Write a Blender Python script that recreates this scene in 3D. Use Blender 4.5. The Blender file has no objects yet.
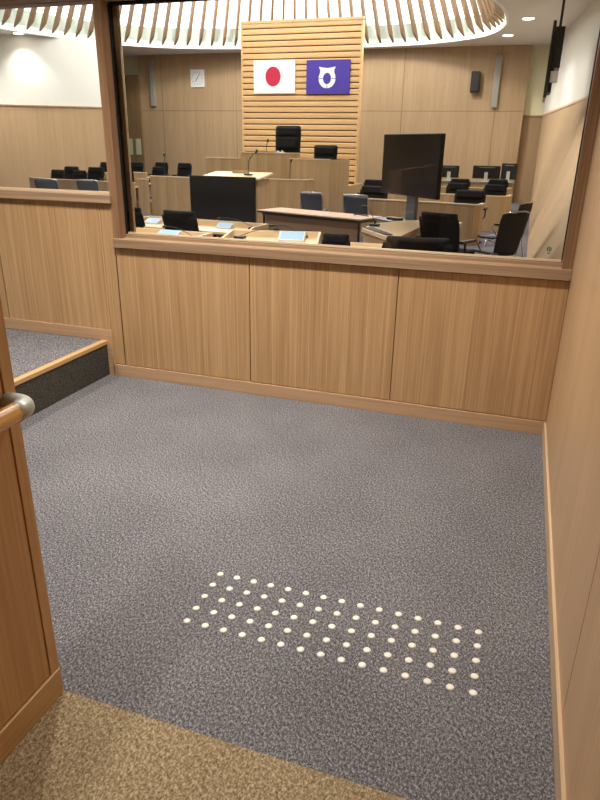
import bpy, bmesh, math, random
from mathutils import Vector, Matrix
random.seed(7)
C = bpy.context.scene.collection
F = -0.37            # chamber floor level; the gallery floor is 0
CEIL = 4.42

# ------------------------------------------------------------------ materials
def mat(name):
    m = bpy.data.materials.new(name); m.use_nodes = True
    nt = m.node_tree; b = nt.nodes['Principled BSDF']
    return m, nt, b
def srgb(r, g, b):
    f = lambda c: (c/255/12.92) if c/255 <= .04045 else ((c/255+.055)/1.055)**2.4
    return (f(r), f(g), f(b), 1)
def plain(name, rgb, rough=.5, metal=0, spec=.5, emit=0, emit_col=None):
    m, nt, b = mat(name)
    b.inputs['Base Color'].default_value = srgb(*rgb)
    b.inputs['Roughness'].default_value = rough
    b.inputs['Metallic'].default_value = metal
    b.inputs['Specular IOR Level'].default_value = spec
    n = nt.nodes.new('ShaderNodeTexNoise'); n.inputs['Scale'].default_value = 35
    r = nt.nodes.new('ShaderNodeMapRange'); r.inputs['To Min'].default_value = max(0, rough-.05); r.inputs['To Max'].default_value = min(1, rough+.05)
    nt.links.new(n.outputs['Fac'], r.inputs['Value']); nt.links.new(r.outputs[0], b.inputs['Roughness'])
    if emit:
        b.inputs['Emission Color'].default_value = srgb(*(emit_col or rgb)); b.inputs['Emission Strength'].default_value = emit
    return m
def wood(name, dark, light, grain='z', strip=.1, strip_amt=.5, rough=.42, seam=0, fine=95, joints=None):
    """straight-grained veneer; grain runs along `grain`, laid in strips of width `strip`"""
    m, nt, b = mat(name); N = nt.nodes; L = nt.links
    tc = N.new('ShaderNodeTexCoord'); sep = N.new('ShaderNodeSeparateXYZ'); L.new(tc.outputs['Object'], sep.inputs[0])
    def math_(op, a, c=None):
        n = N.new('ShaderNodeMath'); n.operation = op
        for i, v in enumerate((a, c)):
            if v is None: continue
            if isinstance(v, (int, float)): n.inputs[i].default_value = v
            else: L.new(v, n.inputs[i])
        return n.outputs[0]
    X, Y, Z = sep.outputs
    if grain == 'z': u, v = math_('ADD', X, math_('MULTIPLY', Y, .97)), Z
    elif grain == 'x': u, v = math_('ADD', Z, math_('MULTIPLY', Y, .97)), X
    else: u, v = math_('ADD', Z, math_('MULTIPLY', X, .97)), Y
    cell = math_('FLOOR', math_('DIVIDE', u, strip))
    comb = N.new('ShaderNodeCombineXYZ')
    L.new(math_('MULTIPLY', u, fine), comb.inputs[0]); L.new(math_('MULTIPLY', v, 1.3), comb.inputs[1]); L.new(math_('MULTIPLY', cell, 7.3), comb.inputs[2])
    n1 = N.new('ShaderNodeTexNoise'); n1.inputs['Scale'].default_value = 1; n1.inputs['Detail'].default_value = 3; n1.inputs['Roughness'].default_value = .65
    L.new(comb.outputs[0], n1.inputs['Vector'])
    comb2 = N.new('ShaderNodeCombineXYZ')
    L.new(math_('MULTIPLY', u, 9), comb2.inputs[0]); L.new(math_('MULTIPLY', v, .5), comb2.inputs[1]); L.new(math_('MULTIPLY', cell, 3.1), comb2.inputs[2])
    n2 = N.new('ShaderNodeTexNoise'); n2.inputs['Scale'].default_value = 1; n2.inputs['Detail'].default_value = 2
    L.new(comb2.outputs[0], n2.inputs['Vector'])
    wn = N.new('ShaderNodeTexWhiteNoise'); wn.noise_dimensions = '1D'; L.new(cell, wn.inputs['W'])
    t = math_('ADD', math_('MULTIPLY', n1.outputs['Fac'], .66), math_('MULTIPLY', n2.outputs['Fac'], .34))
    t = math_('ADD', t, math_('MULTIPLY', math_('SUBTRACT', wn.outputs['Value'], .5), strip_amt*.35))
    if seam:   # pale line where two veneer strips meet
        fr = math_('FRACT', math_('DIVIDE', u, strip))
        ln = math_('LESS_THAN', fr, seam/strip)
        t = math_('ADD', t, math_('MULTIPLY', ln, .22))
    ramp = N.new('ShaderNodeMapRange'); ramp.inputs['From Min'].default_value = .3; ramp.inputs['From Max'].default_value = .72
    L.new(t, ramp.inputs['Value'])
    mix = N.new('ShaderNodeMix'); mix.data_type = 'RGBA'
    mix.inputs[6].default_value = srgb(*dark); mix.inputs[7].default_value = srgb(*light)
    L.new(ramp.outputs[0], mix.inputs[0])
    col = mix.outputs[2]
    if joints:
        ju, jv, v0 = joints
        a = math_('LESS_THAN', math_('FRACT', math_('DIVIDE', u, ju)), .022/ju)
        c = math_('LESS_THAN', math_('ABSOLUTE', math_('SUBTRACT', v, jv)), .012) if jv else 0
        mx = math_('MAXIMUM', a, c)
        m2 = N.new('ShaderNodeMix'); m2.data_type = 'RGBA'
        L.new(math_('MULTIPLY', mx, .55), m2.inputs[0]); L.new(col, m2.inputs[6]); m2.inputs[7].default_value = srgb(70, 52, 36)
        col = m2.outputs[2]
    L.new(col, b.inputs['Base Color'])
    b.inputs['Roughness'].default_value = rough
    b.inputs['Specular IOR Level'].default_value = .35
    bp = N.new('ShaderNodeBump'); bp.inputs['Strength'].default_value = .06; bp.inputs['Distance'].default_value = .002
    L.new(n1.outputs['Fac'], bp.inputs['Height']); L.new(bp.outputs[0], b.inputs['Normal'])
    return m
def carpet(name, dark, mid, light, scale=300, bump=.4):
    m, nt, b = mat(name); N = nt.nodes; L = nt.links
    tc = N.new('ShaderNodeTexCoord')
    n1 = N.new('ShaderNodeTexNoise'); n1.inputs['Scale'].default_value = scale; n1.inputs['Detail'].default_value = 4; n1.inputs['Roughness'].default_value = .75
    n2 = N.new('ShaderNodeTexNoise'); n2.inputs['Scale'].default_value = scale*.5; n2.inputs['Detail'].default_value = 1
    n3 = N.new('ShaderNodeTexNoise'); n3.inputs['Scale'].default_value = 2.2; n3.inputs['Detail'].default_value = 3
    mp = N.new('ShaderNodeMapping'); mp.inputs['Rotation'].default_value = (0, 0, .5); mp.inputs['Scale'].default_value = (1, .7, 1)
    L.new(tc.outputs['Object'], mp.inputs[0])
    L.new(mp.outputs[0], n1.inputs['Vector']); L.new(mp.outputs[0], n2.inputs['Vector']); L.new(tc.outputs['Object'], n3.inputs['Vector'])
    def M(op, a, c):
        n = N.new('ShaderNodeMath'); n.operation = op
        for i, v in enumerate((a, c)):
            if isinstance(v, (int, float)): n.inputs[i].default_value = v
            else: L.new(v, n.inputs[i])
        return n.outputs[0]
    t = M('ADD', M('MULTIPLY', n1.outputs['Fac'], .6), M('MULTIPLY', n2.outputs['Fac'], .4))
    t = M('ADD', t, M('MULTIPLY', M('SUBTRACT', n3.outputs['Fac'], .5), .09))
    r = N.new('ShaderNodeValToRGB'); e = r.color_ramp.elements
    e[0].position = .36; e[0].color = srgb(*dark); e[1].position = .66; e[1].color = srgb(*light)
    k = e.new(.5); k.color = srgb(*mid)
    L.new(t, r.inputs[0]); L.new(r.outputs[0], b.inputs['Base Color'])
    b.inputs['Roughness'].default_value = .95; b.inputs['Specular IOR Level'].default_value = .1
    bp = N.new('ShaderNodeBump'); bp.inputs['Strength'].default_value = bump; bp.inputs['Distance'].default_value = .004
    L.new(t, bp.inputs['Height']); L.new(bp.outputs[0], b.inputs['Normal'])
    return m
def fabric(name, rgb, rgb2, scale=300):
    m, nt, b = mat(name); N = nt.nodes; L = nt.links
    n = N.new('ShaderNodeTexNoise'); n.inputs['Scale'].default_value = scale
    tc = N.new('ShaderNodeTexCoord'); L.new(tc.outputs['Object'], n.inputs['Vector'])
    mx = N.new('ShaderNodeMix'); mx.data_type = 'RGBA'; mx.inputs[6].default_value = srgb(*rgb); mx.inputs[7].default_value = srgb(*rgb2)
    L.new(n.outputs['Fac'], mx.inputs[0]); L.new(mx.outputs[2], b.inputs['Base Color'])
    b.inputs['Roughness'].default_value = .85; b.inputs['Specular IOR Level'].default_value = .2
    return m
def glass(name, tint, refl=1.0):
    m = bpy.data.materials.new(name); m.use_nodes = True; nt = m.node_tree; nt.nodes.clear(); N = nt.nodes; L = nt.links
    o = N.new('ShaderNodeOutputMaterial'); t = N.new('ShaderNodeBsdfTransparent'); g = N.new('ShaderNodeBsdfGlossy')
    t.inputs[0].default_value = (*tint, 1); g.inputs['Roughness'].default_value = .01
    f = N.new('ShaderNodeFresnel'); f.inputs['IOR'].default_value = 1.45
    k = N.new('ShaderNodeMath'); k.operation = 'MULTIPLY'; k.inputs[1].default_value = refl; L.new(f.outputs[0], k.inputs[0])
    mx = N.new('ShaderNodeMixShader'); L.new(k.outputs[0], mx.inputs[0]); L.new(t.outputs[0], mx.inputs[1]); L.new(g.outputs[0], mx.inputs[2]); L.new(mx.outputs[0], o.inputs[0])
    return m
def glow(name, rgb, strength):
    m = bpy.data.materials.new(name); m.use_nodes = True; nt = m.node_tree; nt.nodes.clear()
    o = nt.nodes.new('ShaderNodeOutputMaterial'); e = nt.nodes.new('ShaderNodeEmission')
    e.inputs[0].default_value = srgb(*rgb); e.inputs[1].default_value = strength; nt.links.new(e.outputs[0], o.inputs[0])
    return m

M = dict(
    panel=wood('oak_panel', (172, 130, 86), (216, 175, 127), 'z', .105, .12, seam=.004),
    panel_r=wood('oak_side_panel', (202, 161, 118), (222, 184, 140), 'z', .2, .2, rough=.38),
    partition=wood('oak_partition', (188, 142, 88), (216, 172, 118), 'z', .16, .3),
    trim_x=wood('oak_trim_x', (146, 114, 84), (200, 168, 134), 'x', .02, .5, fine=70),
    trim_y=wood('oak_trim_y', (200, 166, 128), (222, 190, 152), 'y', .3, .3, fine=70),
    trim_z=wood('oak_trim_z', (126, 92, 64), (178, 138, 102), 'z', .03, .5, fine=70),
    base=wood('oak_base', (186, 146, 108), (212, 174, 136), 'x', .3, .2, fine=70),
    nosing=wood('oak_nosing', (190, 148, 96), (216, 176, 124), 'y', .3, .2),
    rail=wood('rail_wood', (170, 118, 58), (214, 162, 92), 'y', .05, .3, rough=.25, fine=140),
    chwall=wood('chamber_veneer', (158, 130, 98), (188, 160, 126), 'z', .12, .25, fine=60, joints=(3.1, 2.5, 0)),
    chwall_plain=wood('chamber_pale_veneer', (168, 138, 104), (196, 166, 130), 'z', .12, .2, fine=60),
    sidewall=wood('side_wall_veneer', (178, 150, 118), (192, 164, 132), 'z', .12, .0, fine=50),
    chwall_dark=wood('chamber_dark_veneer', (112, 88, 60), (146, 118, 84), 'z', .12, .3, fine=60),
    desk=wood('desk_veneer', (164, 134, 98), (198, 168, 128), 'z', .1, .4, fine=60),
    desktop=wood('desk_top_veneer', (216, 188, 148), (238, 214, 176), 'x', .2, .2, rough=.35),
    slat=wood('slat_wood', (206, 162, 112), (234, 196, 144), 'x', .157, .3, fine=40),
    slatback=wood('slat_backing', (92, 62, 34), (118, 84, 50), 'x', .2, .2),
    fin=wood('fin_wood', (104, 80, 58), (142, 112, 86), 'z', .1, .2),
    tabletop=wood('table_top_laminate', (212, 180, 158), (226, 196, 174), 'x', .2, .1, rough=.3),
    modesty=wood('table_panel_laminate', (138, 112, 90), (160, 134, 110), 'x', .2, .2),
    carpet=carpet('grey_carpet', (62, 59, 59), (107, 103, 103), (174, 168, 167)),
    tan=carpet('tan_carpet', (104, 86, 60), (150, 129, 97), (200, 180, 146), 240),
    riser=carpet('riser_carpet', (52, 50, 45), (76, 73, 66), (104, 100, 90), 300),
    chcarpet=carpet('chamber_carpet', (80, 75, 82), (104, 98, 104), (130, 124, 130), 90),
    white=plain('white_paint', (226, 224, 216), .8), cream=plain('cream_paint', (232, 226, 190), .8),
    ceil=plain('ceiling_paint', (226, 223, 216), .9),
    drumshade=plain('drum_band_shade', (186, 194, 184), .8),  # shadow band behind the fin tips, put into the drum wall's colour
    drum=plain('drum_white', (238, 240, 240), .7),
    black=fabric('black_fabric', (9, 9, 11), (20, 20, 23)), grey=fabric('grey_fabric', (84, 88, 98), (104, 108, 118)),
    dgrey=fabric('dark_grey_fabric', (46, 43, 44), (66, 62, 62)), seatgrey=fabric('seat_grey', (120, 122, 130), (142, 144, 150)),
    plastic=plain('black_plastic', (14, 14, 15), .4), screen=plain('tv_screen', (12, 12, 13), .12, spec=.6),
    screen2=plain('tv_screen_brown', (30, 25, 24), .14, spec=.6),
    silver=plain('silver_metal', (196, 198, 198), .3, .9), brushed=plain('satin_metal', (196, 194, 182), .42, .35),
    cart=plain('grey_cart', (112, 120, 132), .45, .2), counter=plain('grey_counter', (122, 120, 116), .4),
    whitep=plain('white_plastic', (232, 232, 230), .45), gasket=plain('black_gasket', (12, 11, 10), .6),
    tablet=plain('tablet_screen', (150, 176, 200), .2, emit=.55, emit_col=(168, 200, 224)),
    dot=plain('stud_resin', (240, 234, 216), .35), dotside=plain('stud_rim', (178, 160, 118), .4),
    glass=glass('window_glass', (.93, .92, .89), 1.0),
    red=plain('flag_red', (196, 32, 70), .7), flagw=plain('flag_white', (244, 244, 246), .7), purple=plain('flag_purple', (70, 52, 160), .7),
    green=plain('green_mark', (44, 110, 74), .5), greenlit=plain('lit_green_plate', (186, 190, 162), .5),
    bar=plain('grey_bar', (150, 146, 138), .5), clock=plain('clock_face', (222, 224, 224), .5), paper=plain('paper', (238, 238, 236), .8),
    led=glow('downlight_glow', (255, 248, 232), 14), dome=glow('luminous_ceiling', (246, 250, 248), 3.6),
)

# ------------------------------------------------------------------ mesh helpers
def obj(name, bm, m, parent=None, smooth=False, bevel=0):
    me = bpy.data.meshes.new(name); bmesh.ops.recalc_face_normals(bm, faces=bm.faces[:]); bm.to_mesh(me); bm.free()
    if isinstance(m, (list, tuple)):
        for x in m: me.materials.append(x)
    else: me.materials.append(m)
    if smooth:
        for p in me.polygons: p.use_smooth = True
    o = bpy.data.objects.new(name, me); C.objects.link(o)
    if parent: o.parent = parent
    if bevel:
        b = o.modifiers.new('bevel', 'BEVEL'); b.width = bevel; b.segments = 2; b.limit_method = 'ANGLE'
        if smooth is False:
            pass
    return o
def box(bm, x0, x1, y0, y1, z0, z1, mi=0):
    vs = [bm.verts.new((x, y, z)) for z in (z0, z1) for y in (y0, y1) for x in (x0, x1)]
    for q in ((0, 1, 3, 2), (4, 6, 7, 5), (0, 4, 5, 1), (2, 3, 7, 6), (0, 2, 6, 4), (1, 5, 7, 3)):
        f = bm.faces.new([vs[i] for i in q]); f.material_index = mi
    return vs
def B(*a, **k):
    bm = bmesh.new()
    for q in a: box(bm, *q)
    return bm
def prism(bm, pts, z0, z1, mi=0):
    lo = [bm.verts.new((x, y, z0)) for x, y in pts]; hi = [bm.verts.new((x, y, z1)) for x, y in pts]
    n = len(pts)
    bm.faces.new(lo[::-1]).material_index = mi; bm.faces.new(hi).material_index = mi
    for i in range(n): bm.faces.new((lo[i], lo[(i+1) % n], hi[(i+1) % n], hi[i])).material_index = mi
def prism_y(bm, pts, y0, y1):
    """polygon in the x-z plane given thickness along y"""
    lo = [bm.verts.new((x, y0, z)) for x, z in pts]; hi = [bm.verts.new((x, y1, z)) for x, z in pts]
    n = len(pts)
    bm.faces.new(lo); bm.faces.new(hi[::-1])
    for i in range(n): bm.faces.new((lo[i], hi[i], hi[(i+1) % n], lo[(i+1) % n]))
def prism_x(bm, pts, x0, x1):
    lo = [bm.verts.new((x0, y, z)) for y, z in pts]; hi = [bm.verts.new((x1, y, z)) for y, z in pts]
    n = len(pts)
    bm.faces.new(lo); bm.faces.new(hi[::-1])
    for i in range(n): bm.faces.new((lo[i], hi[i], hi[(i+1) % n], lo[(i+1) % n]))
def tube(bm, pts, r, n=10, cap=True):
    pts = [Vector(p) for p in pts]; rings = []
    rr = r if isinstance(r, (list, tuple)) else [r]*len(pts)
    ref = None
    for i, p in enumerate(pts):
        t = (pts[min(i+1, len(pts)-1)] - pts[max(i-1, 0)]).normalized()
        if ref is None: ref = t.orthogonal().normalized()
        ref = (ref - t*ref.dot(t)).normalized(); s = t.cross(ref)
        rings.append([bm.verts.new(p + (ref*math.cos(a)+s*math.sin(a))*rr[i]) for a in [2*math.pi*k/n for k in range(n)]])
    for a, c in zip(rings, rings[1:]):
        for k in range(n): bm.faces.new((a[k], a[(k+1) % n], c[(k+1) % n], c[k]))
    if cap: bm.faces.new(rings[0][::-1]); bm.faces.new(rings[-1])
def arc(c, r, a0, a1, n=8):
    return [(c[0]+r*math.cos(math.radians(a0+(a1-a0)*i/n)), c[1]+r*math.sin(math.radians(a0+(a1-a0)*i/n))) for i in range(n+1)]
def rrect(x0, x1, z0, z1, r, n=5):
    return (arc((x1-r, z0+r), r, -90, 0, n)+arc((x1-r, z1-r), r, 0, 90, n)+arc((x0+r, z1-r), r, 90, 180, n)+arc((x0+r, z0+r), r, 180, 270, n))
def thing(name, label, cat, loc=(0, 0, 0), rz=0, group=None):
    o = bpy.data.objects.new(name, None); C.objects.link(o); o.location = loc; o.rotation_euler = (0, 0, rz)
    o.empty_display_size = .1
    o['label'] = label; o['category'] = cat
    if group: o['group'] = group
    return o
def tag(o, label, cat, group=None):
    o['label'] = label; o['category'] = cat
    if group: o['group'] = group
    return o
def st(o): o['kind'] = 'structure'; return o
def copy_tree(o, parent=None):
    c = o.copy(); C.objects.link(c); c.parent = parent
    for ch in [x for x in C.objects if x.parent == o]: copy_tree(ch, c)
    return c
def place(proto, used, loc, rz, label, group=None, scale=(1, 1, 1), cat=None):
    o = proto if not used else copy_tree(proto)
    o.location = loc; o.rotation_euler = (0, 0, rz); o.scale = scale; o['label'] = label
    if group: o['group'] = group
    return o

# ------------------------------------------------------------------ gallery shell
PX = -2.545; PZ = .215; TY = -2.168
st(obj('floor', B((-2.545, .0, TY, .02, -.1, 0)), M['carpet']))
st(obj('floor', B((-3.9, .0, -6.2, TY, -.1, 0)), M['tan']))
# the raised step on the left
step = st(obj('floor', B((-6.2, PX-.012, TY-.6, .02, -.1, PZ)), M['carpet']))
obj('riser', B((PX-.012, PX, TY-.6, .0, 0, PZ-.02)), M['riser'], step)
obj('nosing', B((PX-.035, PX+.004, TY-.6, .0, PZ-.02, PZ+.004)), M['nosing'], step, bevel=.002)

# front wall below the glass
wall = st(obj('wall_front', B((-6.2, -2.43, .012, .16, F-.1, 1.02), (-2.43, 0, .012, .16, F-.1, .778)), M['trim_z']))
for x0, x1 in ((-2.428, -1.606), (-1.600, -.798), (-.792, -.002)):
    obj('wall_panel', B((x0, x1, 0, .012, .076, .776)), M['panel'], wall)
obj('wall_panel', B((-2.507, -2.434, 0, .012, .076, 1.02)), M['panel'], wall)
for x0, x1 in ((-3.262, -2.513), (-4.09, -3.268), (-4.92, -4.096), (-5.75, -4.926)):
    obj('wall_panel', B((x0, x1, 0, .012, PZ+.072, 1.02)), M['panel'], wall)
obj('wall_panel', B((-2.51, -2.434, 0.001, .012, PZ-.1, 1.02)), M['panel'], wall)
st(obj('baseboard_front', B((-2.512, -.001, -.009, .012, 0, .071)), M['base'], bevel=.001))
st(obj('baseboard_front', B((-6.2, -2.552, -.009, .012, PZ+.002, PZ+.07), (-2.552, -2.505, -.009, .012, 0, PZ+.07)), M['base'], bevel=.001))
# upper wall above the glass, and the wall ends beyond the openings
st(obj('wall_front', B((-6.2, .3, .0, .16, 2.08, CEIL)), M['white']))
st(obj('wall_front', B((-24.2, -6.2, .0, .16, F-.1, CEIL)), M['white']))
# windows
w1 = thing('window_1', '', ''); del w1['label']; del w1['category']; st(w1)
obj('sill', B((-2.43, -.001, -.022, .055, .782, .832), (-2.387, -.001, .045, .16, .782, .85)), M['trim_x'], w1, bevel=.002)
obj('glazing_bead', B((-2.378, -.05, .062, .069, .85, .862)), M['desktop'], w1)
obj('gasket', B((-2.38, -.04, .058, .066, .836, .852), (-2.388, -2.378, .055, .085, .85, 1.99), (-.050, -.044, .06, .085, .85, 1.99), (-2.38, -.04, .06, .085, 1.986, 2.0)), M['gasket'], w1)
obj('glass_pane', B((-2.384, -.046, .07, .08, .852, 1.995)), M['glass'], w1)
obj('frame', B((-.046, -.001, .0, .16, .83, 2.0)), M['trim_z'], w1)
obj('frame', B((-2.378, -2.350, .081, .10, .85, 2.0)), M['desk'], w1)
obj('frame_head', B((-2.43, -.001, -.012, .16, 2.0, 2.10)), M['trim_x'], w1)
w2 = thing('window_2', '', ''); del w2['label']; del w2['category']; st(w2)
obj('sill', B((-6.2, -2.426, -.022, .16, 1.022, 1.066)), M['trim_x'], w2, bevel=.002)
obj('glazing_bead', B((-6.2, -2.44, .05, .075, 1.066, 1.078)), M['desktop'], w2)
obj('glass_pane', B((-6.2, -2.436, .07, .08, 1.068, 2.012)), M['glass'], w2)
obj('post', B((-2.436, -2.388, -.004, .16, .832, 2.015)), M['trim_z'], w2)
obj('frame_head', B((-6.2, -2.43, -.012, .16, 2.012, 2.10)), M['trim_x'], w2)

# right wall of the gallery, in tall panels
rw = st(obj('wall_right', B((.004, .12, -6.2, .16, -.1, 2.75)), M['trim_z']))
ys = [.0, -.988, -1.889, -2.79, -3.69, -4.59, -5.49, -6.2]
ys = [.0, -1.889, -3.69, -5.49, -6.2]
for a, b in zip(ys, ys[1:]):
    obj('wall_panel', B((0, .006, b+.003, a-(.0025 if a < 0 else 0), .071, 2.75)), M['panel_r'], rw)
st(obj('baseboard_right', B((-.009, .004, -6.2, -.009, 0, .07)), M['trim_y'], bevel=.001))
st(obj('wall_back', B((-6.2, .12, -6.3, -6.2, -.1, 2.75)), M['white']))
st(obj('wall_left', B((-6.3, -6.2, -6.3, .0, -.1, 2.75)), M['white']))
st(obj('ceiling', B((-6.3, .12, -6.3, .0, 2.62, 2.75)), M['ceil']))

# left partition with handrail
part = st(obj('wall_partition', B((-1.33, -1.232, -5.2, TY-.004, 0, 1.16)), M['partition']))
obj('wall_panel', B((-1.234, -1.228, -5.2, TY-.036, .085, 1.16)), M['partition'], part)
obj('edge_strip', B((-1.334, -1.2275, TY-.030, TY, 0, 1.16)), M['partition'], part)
obj('baseboard', B((-1.234, -1.222, -5.2, TY-.002, 0, .08)), M['nosing'], part, bevel=.002)
hr = thing('handrail', 'round wooden handrail with a satin metal end cap on the left partition', 'handrail', (-1.171, -2.3, .826))
bm = bmesh.new(); tube(bm, [(0, -2.6, 0), (0, .065, 0)], .0205, 24); obj('rail', bm, M['rail'], hr, smooth=True)
bm = bmesh.new()
cap = [(0, .063, 0), (0, .078, 0)]+[(-.028+.028*math.cos(a), .078+.028*math.sin(a), 0) for a in [math.radians(d) for d in range(12, 91, 13)]]+[(-.0625, .106, 0)]
tube(bm, cap, .0212, 24)
obj('end_cap', bm, M['brushed'], hr, smooth=True)
for yy in (-.35, -1.25, -2.15):
    bm = bmesh.new(); tube(bm, [(0, yy, -.015), (0, yy, -.05), (-.02, yy, -.068), (-.06, yy, -.07)], .006, 10); tube(bm, [(-.055, yy, -.07), (-.062, yy, -.07)], .025, 16)
    obj('bracket', bm, M['brushed'], hr, smooth=True)

# tactile studs
bm = bmesh.new()
prof = [(.0112, 0), (.0112, .0016), (.0098, .0034), (.0072, .0046), (.0036, .005)]
n = 20; rings = [[bm.verts.new((r*math.cos(2*math.pi*k/n), r*math.sin(2*math.pi*k/n), z)) for k in range(n)] for r, z in prof]
for a, c in zip(rings, rings[1:]):
    for k in range(n): bm.faces.new((a[k], a[(k+1) % n], c[(k+1) % n], c[k]))
bm.faces.new(rings[-1]); bm.faces.new(rings[0][::-1])
stud = obj('tactile_stud', bm, M['dot'], smooth=True)
for p in stud.data.polygons:
    if abs(p.normal.z) > .95: p.use_smooth = False
rowname = ['in the row farthest from the tan carpet', 'in the second row from the window wall', 'in the middle row of the block', 'in the second row from the tan carpet', 'in the row nearest the tan carpet']
ordn = ['first', 'second', 'third', 'fourth', 'fifth', 'sixth', 'seventh', 'eighth', 'ninth', 'tenth', 'eleventh', 'twelfth', 'thirteenth', 'fourteenth', 'last']
a = .0116
for j in range(5):
    for i in range(15):
        o = stud if i == j == 0 else stud.copy()
        if o is not stud: C.objects.link(o)
        o.location = (-1.0485+.06*i*math.cos(a)+.06*j*math.sin(a), -1.5856-.06*j*math.cos(a)+.06*i*math.sin(a), .0)
        tag(o, 'cream domed stud, %s from the left %s' % (ordn[i], rowname[j]), 'tactile stud', 'cream tactile studs on the grey carpet')

# green mark on the glass
mk = bmesh.new()
rg = [(-.110+.011*math.cos(t), .908+.011*math.sin(t)) for t in [2*math.pi*k/16 for k in range(16)]]
ri = [(-.110+.006*math.cos(t), .908+.006*math.sin(t)) for t in [2*math.pi*k/16 for k in range(16)]]
vo = [mk.verts.new((x, .0688, z)) for x, z in rg]; vi = [mk.verts.new((x, .0688, z)) for x, z in ri]
for k in range(16):
    if k in (3, 11): continue
    mk.faces.new((vo[k], vo[(k+1) % 16], vi[(k+1) % 16], vi[k]))
box(mk, -.1125, -.1075, .0685, .0695, .902, .914)
box(mk, -.117, -.103, .0685, .0695, .888, .892)
tag(obj('glass_sticker', mk, M['green']), 'tiny green round mark low on the right end of the window glass', 'sticker')

# ------------------------------------------------------------------ chamber shell
st(obj('floor', B((-24.2, 2.8, .16, 21.3, F-.1, F)), M['chcarpet']))
st(obj('wall_back', B((-14.95, -.66, 20.8, 21.0, F, CEIL)), M['chwall']))
st(obj('wall_back', B((-24.2, -14.95, 21.1, 21.2, F, 2.62), (-.66, .1, 21.1, 21.2, F, 2.35)), M['chwall']))
st(obj('wall_back', B((-24.2, -14.95, 21.1, 21.2, 2.66, CEIL), (-.66, .6, 21.1, 21.2, 2.39, CEIL)), M['cream']))
st(obj('trim_1', B((-24.2, -14.95, 21.06, 21.2, 2.62, 2.66), (-.66, .1, 21.06, 21.2, 2.35, 2.39)), M['trim_x']))
st(obj('door_1', B((-15.75, -14.9, 20.7, 21.1, F, 3.75)), M['chwall_dark']))
def path_wall(name, pts, z0, z1, th, m):
    bm = bmesh.new(); P = [Vector(p) for p in pts]; V = []
    for i, p in enumerate(P):
        d = (P[min(i+1, len(P)-1)]-P[max(i-1, 0)]).normalized(); n_ = Vector((-d.y, d.x))*th
        V.append([bm.verts.new((p.x, p.y, z0)), bm.verts.new((p.x, p.y, z1)), bm.verts.new((p.x+n_.x, p.y+n_.y, z1)), bm.verts.new((p.x+n_.x, p.y+n_.y, z0))])
    for a_, b_ in zip(V, V[1:]):
        for k in range(4): bm.faces.new((a_[k], a_[(k+1) % 4], b_[(k+1) % 4], b_[k]))
    bm.faces.new(V[0]); bm.faces.new(V[-1][::-1]); return obj(name, bm, m)
lp = [(-24.2, 10.9), (-20.0, 13.4), (-16.7, 15.3), (-15.3, 16.05), (-14.0, 16.75), (-13.25, 17.15)]
st(path_wall('wall_left', lp, F, 2.38, .12, M['chwall_plain']))
st(path_wall('wall_left', lp, 2.42, CEIL, .12, M['white']))
st(path_wall('trim_3', [(x+.01, y-.03) for x, y in lp], 2.38, 2.42, .15, M['trim_x']))
st(obj('wall_left', B((-24.3, -24.2, .0, 21.2, F, CEIL)), M['white']))
# right side: splayed wainscot below, white wall above, from near the glass to the far corner
def ruled(name, base, top, m, th):
    bm = bmesh.new(); N = 12
    cols = []
    for i in range(N+1):
        t = i/N; lo = Vector(base[0]).lerp(Vector(base[1]), t); hi = Vector(top[0]).lerp(Vector(top[1]), t)
        cols.append([bm.verts.new(lo), bm.verts.new(hi), bm.verts.new(hi+Vector((th, 0, 0))), bm.verts.new(lo+Vector((th, 0, 0)))])
    for p, q_ in zip(cols, cols[1:]):
        for k in range(4): bm.faces.new((p[k], p[(k+1) % 4], q_[(k+1) % 4], q_[k]))
    bm.faces.new(cols[0]); bm.faces.new(cols[-1][::-1])
    return obj(name, bm, m)
def capx(y): return -.02 + (20.8-y)*.0985
st(ruled('wall_right', [(-.10, 3.6, F), (-.035, 21.1, F)], [(capx(3.6), 3.6, 2.38), (capx(21.1), 21.1, 2.38)], M['sidewall'], .08))
st(ruled('trim_2', [(capx(3.6)-.02, 3.6, 2.37), (capx(21.1)-.02, 21.1, 2.37)], [(capx(3.6)-.02, 3.6, 2.42), (capx(21.1)-.02, 21.1, 2.42)], M['trim_y'], .12))
st(ruled('wall_right', [(capx(3.6)+.01, 3.6, 2.40), (capx(21.1)+.01, 21.1, 2.40)], [(capx(3.6)+.01, 3.6, CEIL), (capx(21.1)+.01, 21.1, CEIL)], M['white'], .08))
st(obj('wall_right', B((.3, 2.8, .0, .16, F, CEIL), (2.6, 2.8, .16, 3.6, F, CEIL)), M['white']))

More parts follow.
